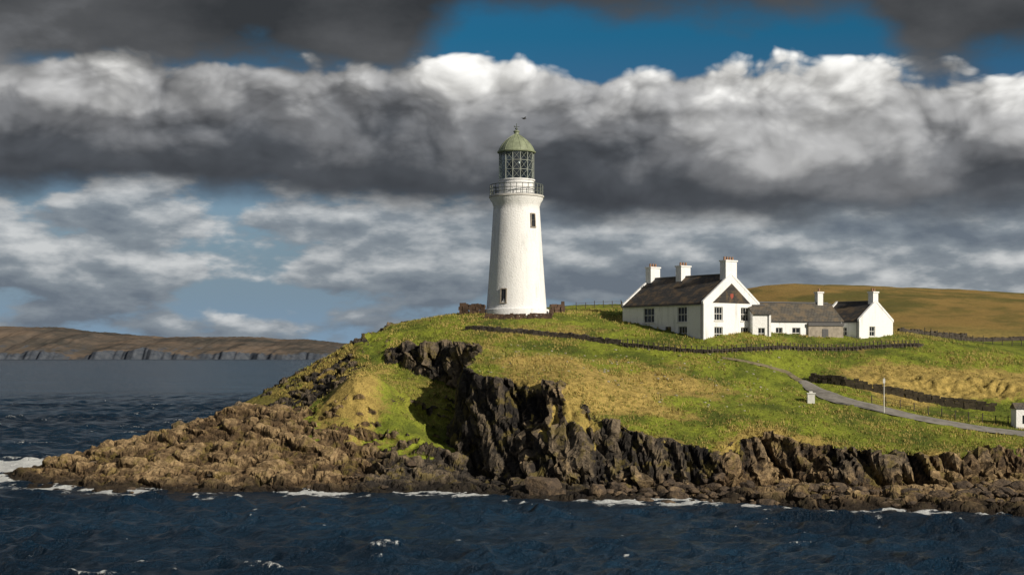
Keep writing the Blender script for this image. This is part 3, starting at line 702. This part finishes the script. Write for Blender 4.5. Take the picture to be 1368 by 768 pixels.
rocks('field_stones',it,simple('pale_stone2',(0.36,0.33,0.26),0.9,0.2,4),1)
# ---------------------------------------------------------------- grass tufts (one mesh)
nt=64000
tx=rng.uniform(-32,66,nt); ty=rng.uniform(138,200,nt)
hT,mT,dT,_,_=H(tx,ty,True)
dzx=(H(tx+.3,ty)-hT)/.3; dzy=(H(tx,ty+.3)-hT)/.3; sl=np.hypot(dzx,dzy)
ke=((dT>-0.5)&(sl<1.2)&(hT>3.4))|((tx<-6)&(hT>5.5)&(sl<0.8)&(blob(tx,ty,-17,162,6,6)+blob(tx,ty,-11,166,5,9)+blob(tx,ty,-20,180,10,6)>0.4))
ke&=~((np.abs(dT+0.7)<1.6)&(tx<-2.5)&(ty>168))
ke&=(rng.random(nt)<np.clip(0.30+0.9*fbm(tx*0.12,ty*0.12,o=2)+0.6*np.exp(-np.clip(dT,0,99)/4),0.08,1))
rdd=np.array(P2(*roadp,(1010,488,169.3)))
for a,b_ in zip(rdd[:-1],rdd[1:]):
    e_=b_-a; t=np.clip(((tx-a[0])*e_[0]+(ty-a[1])*e_[1])/(e_*e_).sum(),0,1); ke&=np.hypot(tx-a[0]-t*e_[0],ty-a[1]-t*e_[1])>2.2
tx,ty,hT=tx[ke],ty[ke],hT[ke]; n=len(tx); B=5
dryt=np.clip(0.60+1.3*fbm(tx*0.12,ty*0.12,o=2)+0.3*rng.normal(size=n),0,1)
vv=np.zeros((n,B,3,3))
for i in range(B):
    a=rng.random(n)*6.28; w=rng.uniform(.03,.07,n); h_=rng.uniform(.10,.32,n); l=rng.uniform(.05,.25,n); ox,oy=rng.normal(0,.12,n),rng.normal(0,.12,n)
    vv[:,i,0]=np.c_[tx+ox-np.sin(a)*w,ty+oy+np.cos(a)*w,hT-.08]; vv[:,i,1]=np.c_[tx+ox+np.sin(a)*w,ty+oy-np.cos(a)*w,hT-.08]
    vv[:,i,2]=np.c_[tx+ox+np.cos(a)*l,ty+oy+np.sin(a)*l,hT+h_]
v=vv.reshape(-1,3); me=bpy.data.meshes.new('grass'); me.vertices.add(len(v)); me.vertices.foreach_set('co',v.astype(np.float32).ravel())
me.loops.add(len(v)); me.loops.foreach_set('vertex_index',np.arange(len(v),dtype=np.int32)); me.polygons.add(len(v)//3); me.polygons.foreach_set('loop_start',np.arange(0,len(v),3,dtype=np.int32)); me.update(calc_edges=True)
gr=bpy.data.objects.new('grass',me); scene.collection.objects.link(gr)
set_attr(gr,'dry',[np.repeat(dryt,B*3)])
m,N,b=new_mat('grass_mat')
ga=N.n('ShaderNodeSeparateColor',Color=N.n('ShaderNodeVertexColor',{'layer_name':'dry'}).outputs[0])
N.set(b.inputs['Base Color'],N.mix(ga.outputs[0],(0.155,0.185,0.024),(0.40,0.31,0.095))); b.inputs['Roughness'].default_value=0.9
me.materials.append(m)
# ---------------------------------------------------------------- bird
q=S(700,159,193); e=empty('bird',q,rad(30))
mb=MB(); sc_=0.46
def sec(x,r,z=0): return [(x*sc_,r*math.cos(a)*sc_,(z+r*math.sin(a))*sc_) for a in np.linspace(0,2*math.pi,9)[:-1]]
rings=[sec(-.75,.03,.02),sec(-.4,.12),sec(0,.2),sec(.35,.15,.03),sec(.5,.1,.08),sec(.65,.11,.12),sec(.8,.04,.1),sec(.92,.01,.08)]
for r_ in rings: mb.v+=r_
for i in range(len(rings)-1):
    for j in range(8): mb.f.append((i*8+j,i*8+(j+1)%8,(i+1)*8+(j+1)%8,(i+1)*8+j))
for s_ in (1,-1):
    k=len(mb.v); mb.v+=[(x_*sc_,s_*y_*sc_,z_*sc_) for x_,y_,z_ in [(.3,.1,.1),(-.2,.1,.08),(.35,.8,.5),(-.15,.75,.45),(-.1,1.5,.35),(-.35,1.45,.3)]]
    mb.f+=[(k,k+1,k+3,k+2),(k+2,k+3,k+5,k+4)]
mb.obj('body_and_wings',simple('black_feathers',(0.02,0.02,0.02),0.7,0.1),e)
# ---------------------------------------------------------------- LIGHT + SKY
sd=Vector((0.68,-0.62,0.44)).normalized()
sun=bpy.data.lights.new('sun','SUN'); sun.energy=5.0; sun.angle=rad(0.5); sun.color=(1,0.90,0.74)
so=bpy.data.objects.new('sun',sun); scene.collection.objects.link(so); so.rotation_euler=sd.to_track_quat('Z','Y').to_euler()
w=bpy.data.worlds.new('World'); scene.world=w; w.use_nodes=True; N=NT(w.node_tree); w.node_tree.nodes.clear()
sky=N.n('ShaderNodeTexSky'); sky.sky_type='NISHITA'; sky.sun_disc=False; sky.sun_elevation=math.asin(sd.z); sky.sun_rotation=math.atan2(sd.x,sd.y)
g=N.n('ShaderNodeTexCoord').outputs['Generated']; sp=N.n('ShaderNodeSeparateXYZ',Vector=g)
az=N.M('ARCTAN2',sp.outputs[0],sp.outputs[1]); el=N.M('ARCSINE',sp.outputs[2])
P=N.comb(az,N.mul(el,1.5),0.0)
wv=N.vmath('ADD',P,N.vmath('SCALE',N.vmath('SUBTRACT',N.noise(P,12,2,0.5,color=True,dim='2D'),(0.5,0.5,0.5)),scale=0.035))
def puff(vec,off=None):
    if off: vec=N.vmath('ADD',vec,off)
    vo=N.t.nodes.new('ShaderNodeTexVoronoi'); vo.voronoi_dimensions='2D'; vo.feature='F1'; N.set(vo.inputs['Vector'],vec); vo.inputs['Scale'].default_value=17
    vo.inputs['Detail'].default_value=3; vo.inputs['Roughness'].default_value=0.5
    return N.add(N.mul(N.sub(0.42,vo.outputs['Distance']),0.75),N.mul(N.add(N.noise(vec,10,6,0.52,dim='2D'),-0.5),1.1))
pf=puff(wv); pf2=puff(wv,(0.006,0.013,0.0))
rel=N.sub(pf,pf2)
nL=N.add(N.noise(P,4.2,2,0.5,dim='2D'),-0.5); fb=N.add(N.noise(N.comb(N.add(az,5.0),N.mul(el,2.0),0.0),10,5,0.52,dim='2D'),-0.5)
eT=N.add(0.211,N.sstep(az,0.2,0.36,0,-0.014),N.mul(nL,0.022)); eB=N.add(0.107,N.sstep(az,-0.15,0.12,0,-0.014),N.mul(nL,0.025))
mA=N.mul(N.sstep(N.add(N.sub(eT,el),N.mul(pf,0.026)),0.0,0.008),N.sstep(N.add(N.sub(el,eB),N.mul(fb,0.035)),-0.012,0.014))
hA=N.M('DIVIDE',N.sub(el,eB),N.sub(eT,eB))
vA=N.add(hA,N.mul(nL,0.9),N.mul(pf,N.add(0.08,N.mul(hA,0.26))),N.sstep(az,-0.08,0.18,0.0,0.18),N.mul(fb,0.45))
cA=N.ramp(vA,[(0.0,(0.048,0.054,0.064)),(0.30,(0.070,0.077,0.088)),(0.48,(0.18,0.185,0.195)),(0.64,(0.40,0.40,0.40)),(0.90,(0.80,0.79,0.76))],'EASE')
shA=N.add(1.0,N.mul(rel,N.add(0.15,N.mul(hA,1.3)))); shA=N.M('MINIMUM',N.M('MAXIMUM',shA,0.65),1.35)
cA=N.mix(1.0,cA,N.comb(shA,shA,shA),'MULTIPLY')
gap=N.mul(N.sstep(az,-0.09,-0.02),N.sstep(az,0.23,0.29,1,0))
eBt=N.add(0.188,N.mul(gap,0.044),N.sstep(az,0.26,0.32,0,-0.002))
mB=N.sstep(N.add(N.sub(el,eBt),N.mul(fb,0.070),N.mul(nL,0.02)),-0.014,0.020)
vB=N.add(N.mul(fb,0.8),N.mul(nL,0.4),0.26,N.sstep(el,0.26,0.7,0,0.40),N.sstep(el,0.19,0.235,0.16,0.0))
cB=N.ramp(vB,[(0.1,(0.038,0.042,0.047)),(0.45,(0.090,0.094,0.100)),(0.9,(0.30,0.31,0.33))])
brk=N.sstep(N.add(N.noise(P,3.0,4,0.6,dim='2D'),N.sstep(el,0.27,0.8,0.3,0)),0.40,0.5)
mB=N.mul(mB,brk)
PC=N.comb(N.add(az,2.35),N.mul(el,2.6),0.0)
c1=N.noise(PC,8.5,6,0.53,dim='2D'); c2=N.noise(N.vmath('ADD',PC,(0.006,0.024,0.0)),8.5,6,0.53,dim='2D')
bias=N.add(N.sstep(el,0.035,0.065,0.04,0.21),N.sstep(el,0.090,0.106,0,-0.15),N.sstep(az,-0.02,0.15,0.0,0.16),N.sstep(el,0.13,0.16,0,-0.6))
mC=N.sstep(N.add(c1,bias),0.50,0.61)
relC=N.sub(c1,c2)
vC=N.add(0.47,N.mul(relC,2.7),N.mul(N.add(c1,-0.5),-0.9),N.sstep(el,0.03,0.10,-0.16,0.14),N.sstep(az,0.0,0.2,0.0,-0.06))
cC=N.ramp(vC,[(0.1,(0.135,0.16,0.195)),(0.45,(0.24,0.27,0.30)),(0.85,(0.62,0.63,0.63))])
blue=N.mix(1.0,sky.outputs[0],N.ramp(el,[(0.0,(0.24,0.30,0.50)),(0.10,(0.42,0.50,0.62)),(0.16,(0.2,0.3,0.45)),(0.22,(0.07,0.36,0.50)),(0.5,(0.3,0.4,0.5))]),'MULTIPLY')
k=lambda c_:N.mix(1.0,c_,(10,10,10),'MULTIPLY')
haze=N.sstep(el,0.0,0.085,0.95,0.0)
col=N.mix(haze,blue,N.mix(N.sstep(az,-0.1,0.25),(2.1,3.2,4.4),(2.3,2.8,3.3)))
col=N.mix(N.mul(mC,0.9),col,k(cC))
col=N.mix(mA,col,k(cA)); col=N.mix(mB,col,k(cB))
low_=N.sstep(el,-0.02,0.0); col=N.mix(low_,(0.8,1.1,1.4),col)
bg=N.n('ShaderNodeBackground',Color=col,Strength=0.1); out=N.n('ShaderNodeOutputWorld'); w.node_tree.links.new(bg.outputs[0],out.inputs[0])
# ---------------------------------------------------------------- CAMERA
cam=bpy.data.cameras.new('camera'); co=bpy.data.objects.new('camera',cam); scene.collection.objects.link(co)
co.location=(0,0,CAMH); co.rotation_euler=(rad(90),0,0); cam.lens=50; cam.sensor_width=36; cam.sensor_fit='HORIZONTAL'
cam.shift_y=(HY-384)/1368; cam.clip_start=1; cam.clip_end=30000
scene.camera=co
print('verts',len(headland.data.vertices),len(sea.data.vertices),'tufts',n)
